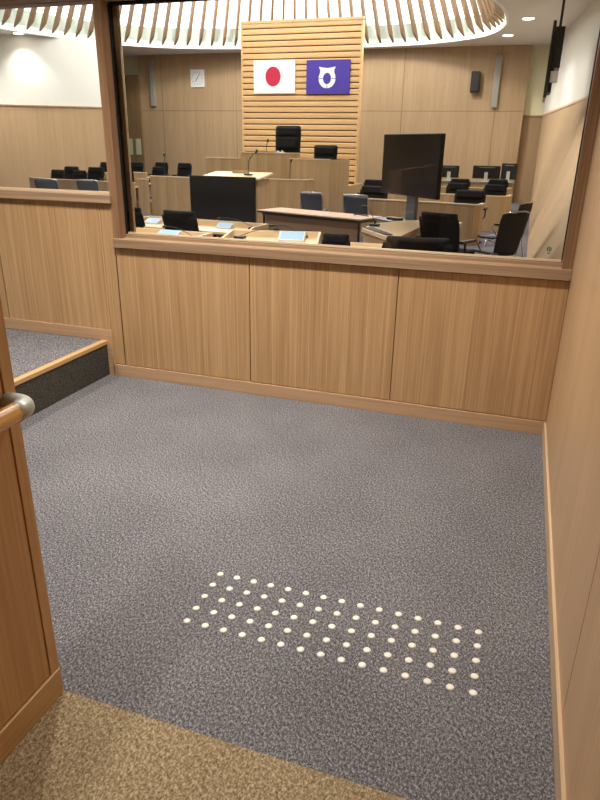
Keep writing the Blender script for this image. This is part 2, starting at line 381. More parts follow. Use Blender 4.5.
# ceiling with its big oval opening
rim = [(-15.6, 14.4), (-15.1, 16.0), (-14.4, 17.6), (-13.2, 18.75), (-11.5, 19.5), (-8.4, 20.0), (-5.4, 20.15), (-3.55, 19.8), (-2.0, 18.75), (-1.38, 17.3), (-1.25, 16.0), (-1.35, 14.4),
       (-1.7, 12.8), (-2.6, 11.2), (-4.2, 9.9), (-6.6, 9.1), (-9.4, 8.9), (-12.2, 9.5), (-14.3, 10.8), (-15.4, 12.5)]
def catmull(P, n):
    out = []
    for i in range(len(P)):
        p0, p1, p2, p3 = [Vector(P[(i+k) % len(P)]) for k in (-1, 0, 1, 2)]
        for s in range(n):
            t = s/n
            out.append(.5*((2*p1)+(-p0+p2)*t+(2*p0-5*p1+4*p2-p3)*t*t+(-p0+3*p1-3*p2+p3)*t**3))
    return out
curve = catmull(rim, 40)
def resample(cv, n):
    L = [0]
    for i in range(len(cv)): L.append(L[-1]+(cv[(i+1) % len(cv)]-cv[i]).length)
    tot = L[-1]; out = []; k = 0
    for i in range(n):
        s = tot*i/n
        while L[k+1] < s: k += 1
        f = (s-L[k])/(L[k+1]-L[k]+1e-9); out.append(cv[k % len(cv)].lerp(cv[(k+1) % len(cv)], f))
    return out
ring = resample(curve, 128)
cc = Vector((-6.8, 14.8))
bm = bmesh.new()
outer = []
X0, X1, Y0, Y1 = -24.3, 2.8, .0, 21.25
for p in ring:
    d = (p-cc); t = min([((X1 if d.x > 0 else X0)-cc.x)/d.x if abs(d.x) > 1e-6 else 1e9, ((Y1 if d.y > 0 else Y0)-cc.y)/d.y if abs(d.y) > 1e-6 else 1e9])
    outer.append(cc+d*t)
def corner_fix(i):
    a, b = outer[i], outer[(i+1) % 128]
    for cx in (X0, X1):
        for cy in (Y0, Y1):
            if (abs(a.x-cx) < 1e-4 and abs(b.y-cy) < 1e-4 and abs(a.y-cy) > 1e-4) or (abs(a.y-cy) < 1e-4 and abs(b.x-cx) < 1e-4 and abs(a.x-cx) > 1e-4): return Vector((cx, cy))
vi = [bm.verts.new((p.x, p.y, CEIL)) for p in ring]; vo = [bm.verts.new((p.x, p.y, CEIL)) for p in outer]
for i in range(128):
    j = (i+1) % 128; c = corner_fix(i)
    if c: bm.faces.new((vi[i], vo[i], bm.verts.new((c.x, c.y, CEIL)), vo[j], vi[j]))
    else: bm.faces.new((vi[i], vo[i], vo[j], vi[j]))
me_o = st(obj('ceiling', bm, M['ceil']))
sm = me_o.modifiers.new('solid', 'SOLIDIFY'); sm.thickness = .06; sm.offset = 1 if me_o.data.polygons[0].normal.z > 0 else -1

lamp = thing('luminous_ceiling_dome', 'large oval luminous ceiling recess ringed with brown wooden fins', 'ceiling light', (0, 0, 0))
def loft(name, sections, m):
    bm = bmesh.new(); R = []
    for off, z in sections:
        R.append([bm.verts.new((p.x+(cc.x-p.x)*off, p.y+(cc.y-p.y)*off, z)) for p in ring])
    for a_, b_ in zip(R, R[1:]):
        for i in range(128): bm.faces.new((a_[i], a_[(i+1) % 128], b_[(i+1) % 128], b_[i]))
    return bm, R
bm, R = loft('rim', [(-.002, CEIL-.03), (.008, CEIL-.03), (.008, CEIL+.02), (-.012, CEIL+.16), (-.002, CEIL-.03)], None)
obj('rim', bm, M['drum'], lamp, smooth=False)
bm, R = loft('drum', [(-.012, CEIL+.16), (-.03, CEIL+.22), (-.03, CEIL+.62)], None)
obj('drum_wall', bm, M['drumshade'], lamp)
bm, R = loft('dome', [(-.03, CEIL+.62), (.02, 5.6), (.12, 6.3), (.3, 6.6)], None)
bm.faces.new(R[-1])
obj('luminous_lining', bm, M['dome'], lamp)
fc = Vector((-6.6, 14.6))
fins = resample(curve, 98)
for p in fins:
    c0 = Vector((max(min(p.x, -6.3), -9.3) if abs(p.y-14.6) > 2 else (fc.x if p.x > fc.x else -9.3), 14.6))
    d = (fc-p); d = d.normalized(); s = Vector((-d.y, d.x))*.038
    D3 = Vector((d.x, d.y, 0)); S3 = Vector((s.x, s.y, 0))
    b0 = Vector((p.x, p.y, CEIL+.06))+D3*.14
    lean = .55
    prof = [b0-D3*.04, b0+Vector((0, 0, 2.0))+D3*(lean*2.0-.04), b0+Vector((0, 0, 2.0))+D3*(lean*2.0+.13), b0+Vector((0, 0, .2))+D3*.24]
    bm = bmesh.new(); a_ = [bm.verts.new(v-S3) for v in prof]; b_ = [bm.verts.new(v+S3) for v in prof]
    bm.faces.new(a_); bm.faces.new(b_[::-1])
    for i in range(4): bm.faces.new((a_[i], b_[i], b_[(i+1) % 4], a_[(i+1) % 4]))
    obj('fin', bm, M['fin'], lamp)
for k, (x, y, lb) in enumerate([(-.763, 16.18, 'round recessed downlight near the right wall, nearer of the two'), (-1.339, 18.76, 'round recessed downlight beside the fins, close to the back wall'), (-15.75, 15.35, 'round recessed downlight at the left, between oval recess and white wall')]):
    t = thing('ceiling_downlight', lb, 'downlight', (x, y, CEIL), 0, 'recessed downlights in the chamber ceiling')
    bm = bmesh.new(); tube(bm, [(0, 0, -.012), (0, 0, .0)], .17, 24); obj('trim_ring', bm, M['white'], t)
    bm = bmesh.new(); tube(bm, [(0, 0, -.02), (0, 0, -.008)], .14, 24); obj('lens', bm, M['led'], t)

# ------------------------------------------------------------------ dais
st(obj('floor', B((-8.7, -5.0, 12.9, 16.8, F, .30)), M['desk']))
bd = thing('slatted_backdrop', 'tall backdrop of pale horizontal wooden slats carrying two flags', 'backdrop', (-6.84, 16.3, .3))
obj('backing', B((-1.82, 1.78, .03, .16, 0, 4.30)), M['slatback'], bd)
bm = bmesh.new()
k = 0
while .06+k*.157 < 4.15:
    z = .06+k*.157; prism_x(bm, [(.03, z), (-.026, z+.004), (-.034, z+.03), (-.034, z+.112), (-.022, z+.13), (.03, z+.130)], -1.79, 1.76); k += 1
obj('slats', bm, M['slat'], bd)
obj('frame', B((-1.84, -1.79, -.04, .16, 0, 4.30), (1.74, 1.79, -.04, .16, 0, 4.30), (-1.84, 1.79, -.05, .16, 4.26, 4.33)), M['slat'], bd)
# flags
fz = lambda dz, Y=19.42: 1.34+dz*Y
f1 = thing('framed_flag', 'white flag with a red disc, left on the slatted backdrop', 'flag', (-7.63, 16.244, 3.18), 0, 'flags on the backdrop')
obj('flag_cloth', B((-.64, .64, -.03, .02, -.435, .435)), M['flagw'], f1, bevel=.004)
bm = bmesh.new(); prism_y(bm, [(-.03+.235*math.cos(t), .01+.26*math.sin(t)) for t in [2*math.pi*i/48 for i in range(48)]], -.034, -.028)
obj('red_disc', bm, M['red'], f1)
f2 = thing('framed_flag', 'purple flag with a white ring emblem, right on the slatted backdrop', 'flag', (-6.0, 16.244, 3.16), 0, 'flags on the backdrop')
obj('flag_cloth', B((-.64, .64, -.03, .02, -.435, .435)), M['purple'], f2, bevel=.004)
bm = bmesh.new(); NN = 48
cx, cz = -.02, -.04
for q in range(4):
    a0, a1 = 90*q-90+(2.5), 90*q+(-2.5)
    if q in (0, 3):  # lower quarters carry the thin gaps
        pass
    pts_o = [(cx+.25*math.cos(math.radians(a0+(a1-a0)*i/12)), cz+.25*math.sin(math.radians(a0+(a1-a0)*i/12))) for i in range(13)]
    pts_i = [(cx+.12*math.cos(math.radians(a0+(a1-a0)*i/12)), cz+.145*math.sin(math.radians(a0+(a1-a0)*i/12))) for i in range(13)]
    if q in (1, 2):
        a0, a1 = (0+2.5, 90.0) if q == 1 else (90.0, 180-2.5)
        pts_o = [(cx+.25*math.cos(math.radians(a0+(a1-a0)*i/12)), cz+.25*math.sin(math.radians(a0+(a1-a0)*i/12))) for i in range(13)]
        pts_i = [(cx+.12*math.cos(math.radians(a0+(a1-a0)*i/12)), cz+.145*math.sin(math.radians(a0+(a1-a0)*i/12))) for i in range(13)]
    if q == 3:
        a0, a1 = 182.5, 267.5
        pts_o = [(cx+.25*math.cos(math.radians(a0+(a1-a0)*i/12)), cz+.25*math.sin(math.radians(a0+(a1-a0)*i/12))) for i in range(13)]
        pts_i = [(cx+.12*math.cos(math.radians(a0+(a1-a0)*i/12)), cz+.145*math.sin(math.radians(a0+(a1-a0)*i/12))) for i in range(13)]
    for i in range(12): prism_y(bm, [pts_o[i], pts_o[i+1], pts_i[i+1], pts_i[i]], -.034, -.028)
prism_y(bm, [(cx-.25, cz+.30), (cx-.12, cz+.275), (cx, cz+.265), (cx, cz+.16), (cx-.14, cz+.12), (cx-.215, cz+.12), (cx-.20, cz+.21)], -.0345, -.0275)
prism_y(bm, [(cx+.25, cz+.30), (cx+.12, cz+.275), (cx, cz+.265), (cx, cz+.16), (cx+.14, cz+.12), (cx+.215, cz+.12), (cx+.20, cz+.21)], -.0345, -.0275)
obj('emblem', bm, M['flagw'], f2)

def desk_shell(name, label, cat, x0, x1, y0, y1, z0, z1, lip=0, top='desktop', open_back=True, m='desk'):
    """panelled bench front: front and side panels around an inset worktop; front faces -y"""
    t = thing(name, label, cat, ((x0+x1)/2, (y0+y1)/2, z0))
    w, d, h = (x1-x0)/2, (y1-y0)/2, z1-z0
    obj('front_panel', B((-w, w, -d, -d+.04, 0, h)), M[m], t)
    obj('side_panel', B((-w, -w+.04, -d+.04, d, 0, h)), M[m], t)
    obj('side_panel', B((w-.04, w, -d+.04, d, 0, h)), M[m], t)
    obj('cap_rail', B((-w-.01, w+.01, -d-.01, -d+.05, h, h+.022)), M[top], t)
    obj('worktop', B((-w+.04, w-.04, -d+.04, -d*.55, h-.12-lip, h-.09-lip)), M[top], t)
    return t
def curved_bench(name, label, cat, pts, z0, z1, depth, worktop=True):
    """bench whose plan front follows pts (left to right, facing -y)"""
    t = thing(name, label, cat, (pts[0][0], pts[0][1], z0)); ox, oy = pts[0]
    P = [Vector((x-ox, y-oy)) for x, y in pts]
    nr = []
    for i in range(len(P)):
        d = (P[min(i+1, len(P)-1)]-P[max(i-1, 0)]).normalized(); nr.append(Vector((-d.y, d.x)))
    h = z1-z0
    def band(a, b, za, zb):
        bm = bmesh.new(); cols = [[(p+n_*a), (p+n_*b)] for p, n_ in zip(P, nr)]
        V = [[bm.verts.new((c[0].x, c[0].y, za)), bm.verts.new((c[0].x, c[0].y, zb)), bm.verts.new((c[1].x, c[1].y, zb)), bm.verts.new((c[1].x, c[1].y, za))] for c in cols]
        for p, q_ in zip(V, V[1:]):
            for k in range(4): bm.faces.new((p[k], p[(k+1) % 4], q_[(k+1) % 4], q_[k]))
        bm.faces.new(V[0]); bm.faces.new(V[-1][::-1]); return bm
    obj('front_panel', band(0, .04, 0, h), M['desk'], t)
    obj('cap_rail', band(-.01, .055, h, h+.022), M['desktop'], t)
    if worktop: obj('worktop', band(.04, depth, h-.12, h-.09), M['desktop'], t)
    return t
curved_bench('presiding_desk', 'high curved wooden presiding desk below the flags', 'desk', [(-7.5, 13.42), (-7.1, 13.34), (-6.7, 13.31), (-6.35, 13.36), (-6.1, 13.5), (-5.97, 13.75)], .30, 1.14, .6)
curved_bench('side_desk', 'low wooden wing counter at the left of the presiding desk', 'desk', [(-8.66, 13.7), (-8.2, 13.6), (-7.7, 13.56), (-7.53, 13.56)], .30, .98, .6)
st(obj('floor', B((-8.66, -5.9, 13.1, 13.9, F, .30)), M['desk']))
desk_shell('secretary_desk', 'large wooden secretary desk to the right of the presiding desk', 'desk', -5.88, -4.87, 12.75, 14.7, F, 1.02)
curved_bench('clerk_desk', 'lower wooden clerk desk in front of the presiding desk', 'desk', [(-6.28, 11.82), (-5.9, 11.8), (-5.5, 11.8), (-5.22, 11.92), (-5.12, 12.3)], F, .575, .5)
lc = thing('speaking_lectern', 'wide wooden speaking lectern behind the left television', 'lectern', (-6.42, 10.3, F))
obj('body', B((-.66, .64, .05, .75, 0, 1.0)), M['desk'], lc)
bm = bmesh.new(); prism_x(bm, [(-.02, 1.0), (.86, 1.09), (.86, 1.125), (-.02, 1.035)], -.72, .70); obj('top_board', bm, M['desktop'], lc)
obj('back_ledge', B((-.2, .2, .6, .66, 1.08, 1.16)), M['desk'], lc)

# ------------------------------------------------------------------ chairs
def backrest_bm(w, h, z0, th=.09, crown=.0, lean=.12, curve=.05):
    """padded backrest, front towards +y; w wide, from z0 up h"""
    bm = bmesh.new(); NX, NZ = 10, 8; grid = {}
    for side, sg in ((0, -1), (1, 1)):
        for i in range(NX+1):
            for j in range(NZ+1):
                u, v = i/NX*2-1, j/NZ
                ww = w/2*(1-.10*(1-v)**2)
                # rounded outline
                e = max(0, abs(u)-.72)/.28; f = max(0, abs(v*2-1)-.72)/.28
                k = math.sqrt(min(1, e*e+f*f))
                sh = 1-max(0, (math.hypot(e, f)-1))*.11 if math.hypot(e, f) > 1 else 1
                x = u*ww*sh; z = z0+h*(.5+(v-.5)*sh)+crown*(1-u*u)*v
                t = th/2*math.sqrt(max(0, 1-k**4*.85))
                y = -lean*v + curve*(u*u) + sg*t
                grid[side, i, j] = bm.verts.new((x, y, z))
    for i in range(NX):
        for j in range(NZ):
            bm.faces.new([grid[0, i, j], grid[0, i+1, j], grid[0, i+1, j+1], grid[0, i, j+1]])
            bm.faces.new([grid[1, i, j], grid[1, i, j+1], grid[1, i+1, j+1], grid[1, i+1, j]])
    for i in range(NX):
        bm.faces.new([grid[0, i, 0], grid[1, i, 0], grid[1, i+1, 0], grid[0, i+1, 0]]); bm.faces.new([grid[0, i, NZ], grid[0, i+1, NZ], grid[1, i+1, NZ], grid[1, i, NZ]])
    for j in range(NZ):
        bm.faces.new([grid[0, 0, j], grid[0, 0, j+1], grid[1, 0, j+1], grid[1, 0, j]]); bm.faces.new([grid[0, NX, j], grid[1, NX, j], grid[1, NX, j+1], grid[0, NX, j+1]])
    return bm
def make_armchair(name, label, w=.5, H=.94):
    t = thing(name, label, 'chair')
    obj('backrest', backrest_bm(w, H-.50, .46, .09), M['black'], t, smooth=True)
    obj('head_cushion', backrest_bm(w*.88, .15, H-.138, .125, lean=.03), M['black'], t, smooth=True).location = (0, -.085, 0)
    bm = bmesh.new(); prism(bm, rrect(-w*.48, w*.48, -.02, .46, .07), .40, .50); obj('seat', bm, M['black'], t, bevel=.02)
    for s in (-1, 1):
        bm = bmesh.new(); x = s*(w*.5+.03)
        tube(bm, [(x*.85, .12, .43), (x, .1, .48), (x, .08, .62)], .014, 8); box(bm, x-.03, x+.03, -.02, .28, .62, .65)
        obj('armrest', bm, M['plastic'], t, bevel=.008)
    bm = bmesh.new(); tube(bm, [(0, .2, .08), (0, .2, .40)], .03, 12); obj('column', bm, M['plastic'], t)
    for k in range(5):
        an = 2*math.pi*k/5+.3; c, s_ = math.cos(an), math.sin(an)
        bm = bmesh.new(); tube(bm, [(0, .2, .09), (.26*c, .2+.26*s_, .065)], [.025, .016], 8)
        leg = obj('base_leg', bm, M['plastic'], t); bm = bmesh.new()
        tube(bm, [(.27*c-.02*s_, .2+.27*s_+.02*c, .03), (.27*c+.02*s_, .2+.27*s_-.02*c, .03)], .03, 12)
        obj('caster', bm, M['plastic'], leg)
    return t
mem = make_armchair('office_chair', 'x'); used = False
GN = 'black armchairs at the nearest desk rows'
def memchair(x, y, rz, label, group, s=1, sz=1, z=F):
    global used
    o = place(mem, used, (x, y, z), rz, label, group, (s, s, sz)); used = True; return o
memchair(-4.20, 4.04, math.radians(-8), 'black padded armchair before the second-row desk, left of the dark television', GN)
memchair(-5.03, 4.2, math.radians(-12), 'black padded armchair cut off by the window post, beside its lower twin', GN, 1, 1.0)
memchair(-4.33, 2.88, math.radians(-8), 'lowest black armchair in the left corner of the window, seen over the sill', GN, .95, .96)
memchair(-1.90, 2.84, math.radians(6), 'small black chair back between the middle front desk and the long sill desk', GN, .56, .985)
memchair(-1.135, 2.9, math.radians(6), 'wide black chair back rising over the sill at the right', GN, 1.3, 1.0)
memchair(-1.17, 4.95, math.radians(-24), 'black armchair turned aside in front of the right television stand', GN, 1.08, 1.04)
GR = 'black armchairs in the right-hand rows'
for x, y, s, lb in [(-1.27, 10.25, 1.2, 'black chair behind the curved right bench, nearest the stacking chairs'), (-3.25, 10.5, 1.2, 'black chair behind the bench, left of the right television'),
                    (-1.78, 12.95, 1.05, 'black chair in the second right row, beside the television edge'), (-.92, 12.75, 1.05, 'black chair in the second right row, nearest the side wall'),
                    (-1.95, 15.3, 1.1, 'black chair in the third right row, below the left monitor'), (-.98, 15.7, 1.1, 'black chair in the third right row, below the corner monitor'),
                    (-3.85, 13.2, 1.05, 'small black chair back between the slatted backdrop and right television')]:
    memchair(x, y, math.pi+random.uniform(-.08, .08), lb, GR, s, 1.0)
st(obj('floor', B((-10.7, -8.72, 12.15, 14.4, F, -.11)), M['desk']))
GL = 'black armchairs in the far left rows'
for x, y, z, s, sz, lb in [(-9.2, 13.42, -.11, .86, 1.0, 'black chair behind the long panelled bench, nearest the wooden wing'), (-9.92, 13.42, -.11, .86, 1.0, 'black chair left of the chair nearest the wing, in the upper row'),
                       (-9.62, 12.72, -.11, .72, .9, 'black chair low behind the long panelled bench at its left end'), (-10.2, 12.6, -.11, .85, 1.02, 'black chair partly hidden at the left end of the long bench')]:
    memchair(x, y, math.pi+random.uniform(-.08, .08), lb, GL, s, sz, z)
GW = 'black armchairs seen through the left window'
for x, y, z, s, lb in [(-13.0, 12.9, F, .95, 'black chair just above the left grey stacking chair, far left window'), (-13.05, 13.6, -.30, 1.05, 'taller black chair above and right of the left grey chair'),
                       (-12.2, 13.6, -.30, 1.05, 'black chair above the right grey chair in the left window'), (-12.85, 15.1, -.2, 1.05, 'farthest black chair beside the window post, through the left window'),
                       (-12.25, 12.9, F, .95, 'black chair between the two grey chairs in the left window'), (-10.9, 12.9, F, .9, 'black chair right of both grey chairs, against the window post')]:
    memchair(x, y, math.pi+random.uniform(-.1, .1), lb, GW, s, 1.0, z)
def tall_chair(label, x, y, z, w, H, name='high_back_chair'):
    t = thing(name, label, 'chair', (x, y, z), math.pi, 'high-backed chairs on the dais')
    obj('backrest', backrest_bm(w, H-.45, .45, .12, lean=.06, curve=.03), M['black'], t, smooth=True)
    b = obj('head_cushion', backrest_bm(w*.84, .2, H-.24, .10, lean=.01), M['black'], t, smooth=True); b.location = (0, .01, 0)
    obj('lumbar_cushion', backrest_bm(w*.84, .3, H-.58, .10, lean=.02), M['black'], t, smooth=True).location = (0, .05, 0)
    bm = bmesh.new(); prism(bm, rrect(-w*.45, w*.45, 0, .5, .08), .40, .52); obj('seat', bm, M['black'], t, bevel=.02)
    for s in (-1, 1): obj('armrest', B((s*w*.5-.03, s*w*.5+.03, .02, .36, .62, .66), (s*w*.5-.02, s*w*.5+.02, .1, .16, .42, .62)), M['plastic'], t, bevel=.01)
    bm = bmesh.new(); tube(bm, [(0, .22, .05), (0, .22, .42)], .035, 12); tube(bm, [(0, .22, .0), (0, .22, .05)], .28, 20); obj('pedestal', bm, M['plastic'], t)
tall_chair('tall black high-backed chair at the presiding desk under the flags', -6.55, 14.45, .30, .72, 1.53)
tall_chair('black high-backed chair behind the secretary desk right of the flags', -5.27, 13.75, .30, .62, 1.06)

# grey stacking chairs (backs to us) and dark visitor chairs
def stacking_chair(label, x, y, rz, group, fab='grey', w=.47, H=.81, arms=False, seat='grey'):
    t = thing('stacking_chair', label, 'chair', (x, y, F), rz, group)
    obj('backrest', backrest_bm(w, H-.42, .41, .035, lean=.10, curve=.035), M[fab], t, smooth=True)
    bm = bmesh.new(); tube(bm, [(-w*.5, -.02, .46), (-w*.5, -.07, H-.05), (-w*.47, -.092, H), (-w*.25, -.118, H+.012), (0, -.128, H+.014), (w*.25, -.118, H+.012), (w*.47, -.092, H), (w*.5, -.07, H-.05), (w*.5, -.02, .46)], .011, 8)
    if arms:
        bm.free(); bm = bmesh.new(); tube(bm, [(-w*.5, -.075, H-.015), (-w*.25, -.118, H+.008), (0, -.128, H+.010), (w*.25, -.118, H+.008), (w*.5, -.075, H-.015)], .009, 8)
    obj('back_rail', bm, M['silver'], t, smooth=True)
    bm = bmesh.new(); prism(bm, rrect(-w*.47, w*.47, .0, .44, .05), .42, .46); obj('seat', bm, M[seat], t, bevel=.012)
    for s in (-1, 1):
        bm = bmesh.new(); tube(bm, [(s*w*.5, .40, .42), (s*w*.5, .44, .0)], .011, 8); obj('leg', bm, M['silver'], t, smooth=True)
        bm = bmesh.new(); tube(bm, [(s*w*.5, .05, .44), (s*w*.5, -.06, .0)], .011, 8); obj('leg', bm, M['silver'], t, smooth=True)
        if arms:
            bm = bmesh.new(); tube(bm, [(s*w*.53, .0, .60), (s*w*.53, .30, .63), (s*w*.53, .34, .60), (s*w*.5, .22, .44)], .010, 8); obj('arm_frame', bm, M['silver'], t, smooth=True)
            obj('arm_pad', B((s*w*.53-.02, s*w*.53+.02, .02, .30, .63, .655)), M['plastic'], t, bevel=.006)
    return t
GG = 'grey stacking chairs with silver top rails'
stacking_chair('grey fabric stacking chair behind the folding table, left one', -4.4, 9.95, .0, GG)
stacking_chair('grey fabric stacking chair behind the folding table, right one', -3.30, 9.28, -.05, GG, w=.49, H=.845)
stacking_chair('grey fabric stacking chair in the left window, left one', -11.72, 10.9, .1, GG, w=.66)
stacking_chair('grey fabric stacking chair in the left window, beside the post', -10.72, 11.2, .05, GG, w=.62)
GD = 'dark visitor chairs along the right side'
stacking_chair('dark grey armed visitor chair near the sill, by the right side wall', -.38, 5.72, math.radians(48), GD, 'dgrey', .46, .97, True, 'seatgrey')
stacking_chair('farther dark visitor chair against the right side wall', -.27, 7.4, math.radians(66), GD, 'dgrey', .44, .97, True, 'seatgrey')

# ------------------------------------------------------------------ benches, right and left rows
curved_bench('bench_desk', 'front curved wooden bench of the right rows, widest one', 'desk', [(-3.6, 9.92), (-3.2, 9.88), (-2.5, 9.78), (-1.9, 9.72), (-1.45, 9.6), (-1.10, 9.48), (-1.0, 9.62), (-.96, 9.95)], F, .36, .26)
curved_bench('bench_desk', 'second wooden bench of the right rows, ending near the dark chairs', 'desk', [(-4.0, 12.45), (-3.0, 12.2), (-2.0, 12.1), (-1.2, 12.02), (-.72, 12.0), (-.58, 12.15), (-.53, 12.7)], F, .37, .26)
curved_bench('bench_desk', 'third wooden bench of the right rows', 'desk', [(-4.0, 14.75), (-3.0, 14.6), (-2.0, 14.5), (-1.1, 14.45), (-.72, 14.5), (-.6, 14.9)], F, .40, .26)
bm = B((-4.0, -.6, 17.2, 17.8, .40, .44)); mc = tag(obj('equipment_counter', bm, M['counter']), 'long grey counter carrying the dark monitors', 'counter')
obj('counter_front', B((-4.0, -.6, 17.24, 17.28, F, .40)), M['desk'], mc)
def monitor(label, x, y, rz, w=.6, h=.40, lift=.08):
    t = thing('computer_monitor', label, 'monitor', (x, y, .44), rz, 'dark monitors on the grey counter')
    obj('housing', B((-w/2, w/2, -.03, .02, lift, lift+h)), M['plastic'], t, bevel=.008)
    obj('stand', B((-.05, .05, -.05, -.02, .0, lift+h*.5), (-.12, .12, -.12, .1, 0, .015)), M['brushed'], t)
    obj('vent_strip', B((-w*.3, w*.3, -.034, -.03, lift+h*.85, lift+h*.88)), M['bar'], t)
monitor('dark monitor beside the right television edge, with a pale stand', -2.50, 17.5, 0, .58, .34)
monitor('wide dark monitor in the middle of the grey counter', -1.42, 17.5, 0, .78, .36)
monitor('dark monitor at the corner, turned toward the room', -.78, 17.45, -.4, .46, .44)

curved_bench('bench_desk', 'long panelled wooden bench at the left, beyond the near desks', 'desk', [(-9.27, 11.75), (-9.0, 11.66), (-8.5, 11.62), (-7.8, 11.6), (-7.5, 11.65)], F, .555, .4)
curved_bench('bench_desk', 'short lower bench beside the window post', 'desk', [(-9.62, 11.72), (-9.45, 11.68), (-9.29, 11.68)], F, .47, .35)
curved_bench('bench_desk', 'small stepped bench behind the short lower bench', 'desk', [(-10.05, 12.25), (-9.85, 12.22), (-9.66, 12.22)], -.11, .60, .2)
curved_bench('bench_desk', 'wooden bench seen through the left window', 'desk', [(-13.6, 12.45), (-12.6, 12.15), (-11.6, 12.0), (-10.6, 11.98), (-9.9, 12.0)], F, .36, .5)
curved_bench('bench_desk', 'rear wooden bench seen through the left window', 'desk', [(-14.6, 14.7), (-13.8, 14.55), (-12.8, 14.45), (-12.4, 14.45)], F, .46, .3)

# ------------------------------------------------------------------ nearest desks
def near_desk(label, cx, cy, w, d, rz, gap=0):
    t = thing('member_desk', label, 'desk', (cx, cy, F), rz, 'pale wooden desks nearest the glass')
    a, b = w/2, d/2; top = .79; surf = .72
    obj('worktop', B((-a+.025, a-.025, -b, b-.025, surf-.03, surf)), M['desktop'], t, bevel=.003)
    obj('back_panel', B((-a, a, b-.025, b, 0, top)), M['desktop'], t, bevel=.003)
    for s in (-1, 1):
        bm = bmesh.new(); x0, x1 = sorted((s*a, s*(a-.025)))
        prism_x(bm, [(-b, 0), (b-.025, 0), (b-.025, top), (-b+.12, top), (-b+.02, surf+.045), (-b, surf-.0)], x0, x1)
        obj('side_panel', bm, M['desktop'], t, bevel=.003)
    return t
near_desk('pale wooden desk in the middle with a tablet and raised rims', -2.80, 3.46, 1.04, .95, math.radians(15))
near_desk('pale wooden desk in the second row with two tablets', -4.16, 4.33, 1.78, .52, math.radians(-4))
near_desk('pale wooden desk at the left end of the sill with one tablet', -4.05, 3.2, 1.1, .5, math.radians(-3))
near_desk('long pale desk strip just over the sill, right of the middle desk', -1.42, 3.16, 1.12, .46, math.radians(2))
t = thing('corner_desk', 'pale angled desk beyond the sill, left of the turned armchair', 'desk', (0, 0, F))
poly = [(-2.08, 4.63), (-2.03, 5.25), (-1.69, 5.83), (-1.0, 5.9), (-1.0, 5.5), (-1.42, 5.35), (-1.5, 4.12), (-1.67, 4.01)]
bm = bmesh.new(); prism(bm, poly, .745, .79); obj('worktop', bm, M['desktop'], t, bevel=.003)
bm = bmesh.new(); prism(bm, [(-2.06, 4.66), (-1.67, 4.06), (-1.60, 4.12), (-1.97, 4.72)], .79, .80); obj('dark_mat', bm, M['plastic'], t)
bm = bmesh.new(); prism(bm, [(-2.06, 4.645), (-2.01, 5.24), (-1.68, 5.8), (-1.53, 5.8), (-1.52, 4.14), (-1.67, 4.04)], 0, .745); obj('body', bm, M['desk'], t)

def tablet(label, x, y, z, rz, sc=1):
    t = thing('desk_tablet', label, 'tablet', (x, y, z), rz, 'pale blue tablets on the desks')
    bm = bmesh.new(); prism_x(bm, [(-.09, 0), (.09, 0), (.09, .085), (.075, .09), (-.09, .018)], -.145, .145); h = obj('housing', bm, M['whitep'], t, bevel=.004)
    bm = bmesh.new(); prism_x(bm, [(-.083, .0225), (.070, .0888), (.070, .0905), (-.083, .0242)], -.13, .13); obj('screen', bm, M['tablet'], h); t.scale = (sc, sc, sc)
tablet('pale blue tablet on the middle desk', -2.66, 3.72, .35, math.radians(12))
tablet('pale blue tablet on the second-row desk, below the dark television', -3.80, 4.4, .35, math.radians(-5), .72)
tablet('pale blue tablet half hidden by the armchair on the second-row desk', -4.86, 4.45, .35, math.radians(-6), .72)
tablet('pale blue tablet on the desk at the left end of the sill', -3.98, 3.28, .35, math.radians(-6), .92)
def mic(label, x, y, z, dirv, L=.36, up=.18, group='gooseneck microphones'):
    t = thing('gooseneck_microphone', label, 'microphone', (x, y, z), 0, group)
    obj('base', B((-.06, .06, -.05, .05, 0, .028)), M['plastic'], t, bevel=.006)
    dx, dy = dirv; P = []
    for i in range(11):
        s = i/10; P.append((dx*L*s, dy*L*s, .025+up*math.sin(math.pi*min(1, s*1.0)*.62)))
    bm = bmesh.new(); tube(bm, P, .0038, 8); nk = obj('gooseneck', bm, M['plastic'], t, smooth=True)
    e = Vector(P[-1]); d = (Vector(P[-1])-Vector(P[-2])).normalized()
    bm = bmesh.new(); tube(bm, [e, e+d*.01, e+d*.05, e+d*.06], [.008, .013, .013, .008], 10); obj('head', bm, M['plastic'], nk, smooth=True)
def upmic(label, x, y, z, h, dx=.05):
    t = thing('gooseneck_microphone', label, 'microphone', (x, y, z), 0, 'upright microphones on the dais and benches')
    obj('base', B((-.09, .09, -.05, .05, 0, .03)), M['plastic'], t, bevel=.006)
    bm = bmesh.new(); tube(bm, [(0, 0, .02), (.01, 0, h*.6), (dx*.6, 0, h*.92), (dx, -.02, h)], .009, 8); nk = obj('gooseneck', bm, M['plastic'], t, smooth=True)
    bm = bmesh.new(); tube(bm, [(dx, -.02, h-.02), (dx+.03, -.04, h+.05)], .024, 10); obj('head', bm, M['plastic'], nk, smooth=True)
mic('black gooseneck microphone at the left rim of the middle desk', -3.25, 3.62, .35, (.75, .6), .42, .07)
mic('black gooseneck microphone arching to the tablet of the middle desk', -2.62, 3.97, .35, (-.9, .1), .4, .10)
mic('black gooseneck microphone at the right end of the second-row desk', -3.42, 4.45, .35, (-.95, .1), .5, .09)
mic('black gooseneck microphone on the left sill desk, beside its tablet', -3.66, 3.3, .35, (-.9, .35), .5, .08)
mic('black gooseneck microphone on the pale corner desk', -1.98, 4.9, .42, (-.5, .6), .4, .2)
for x, y, z, rz in [(-3.02, 3.42, .352, .2)]:
    tag(obj('paper_sheet', B((x-.15, x+.1, y-.07, y+.07, z, z+.003)), M['paper']), 'white paper sheet lying on the middle desk', 'paper')
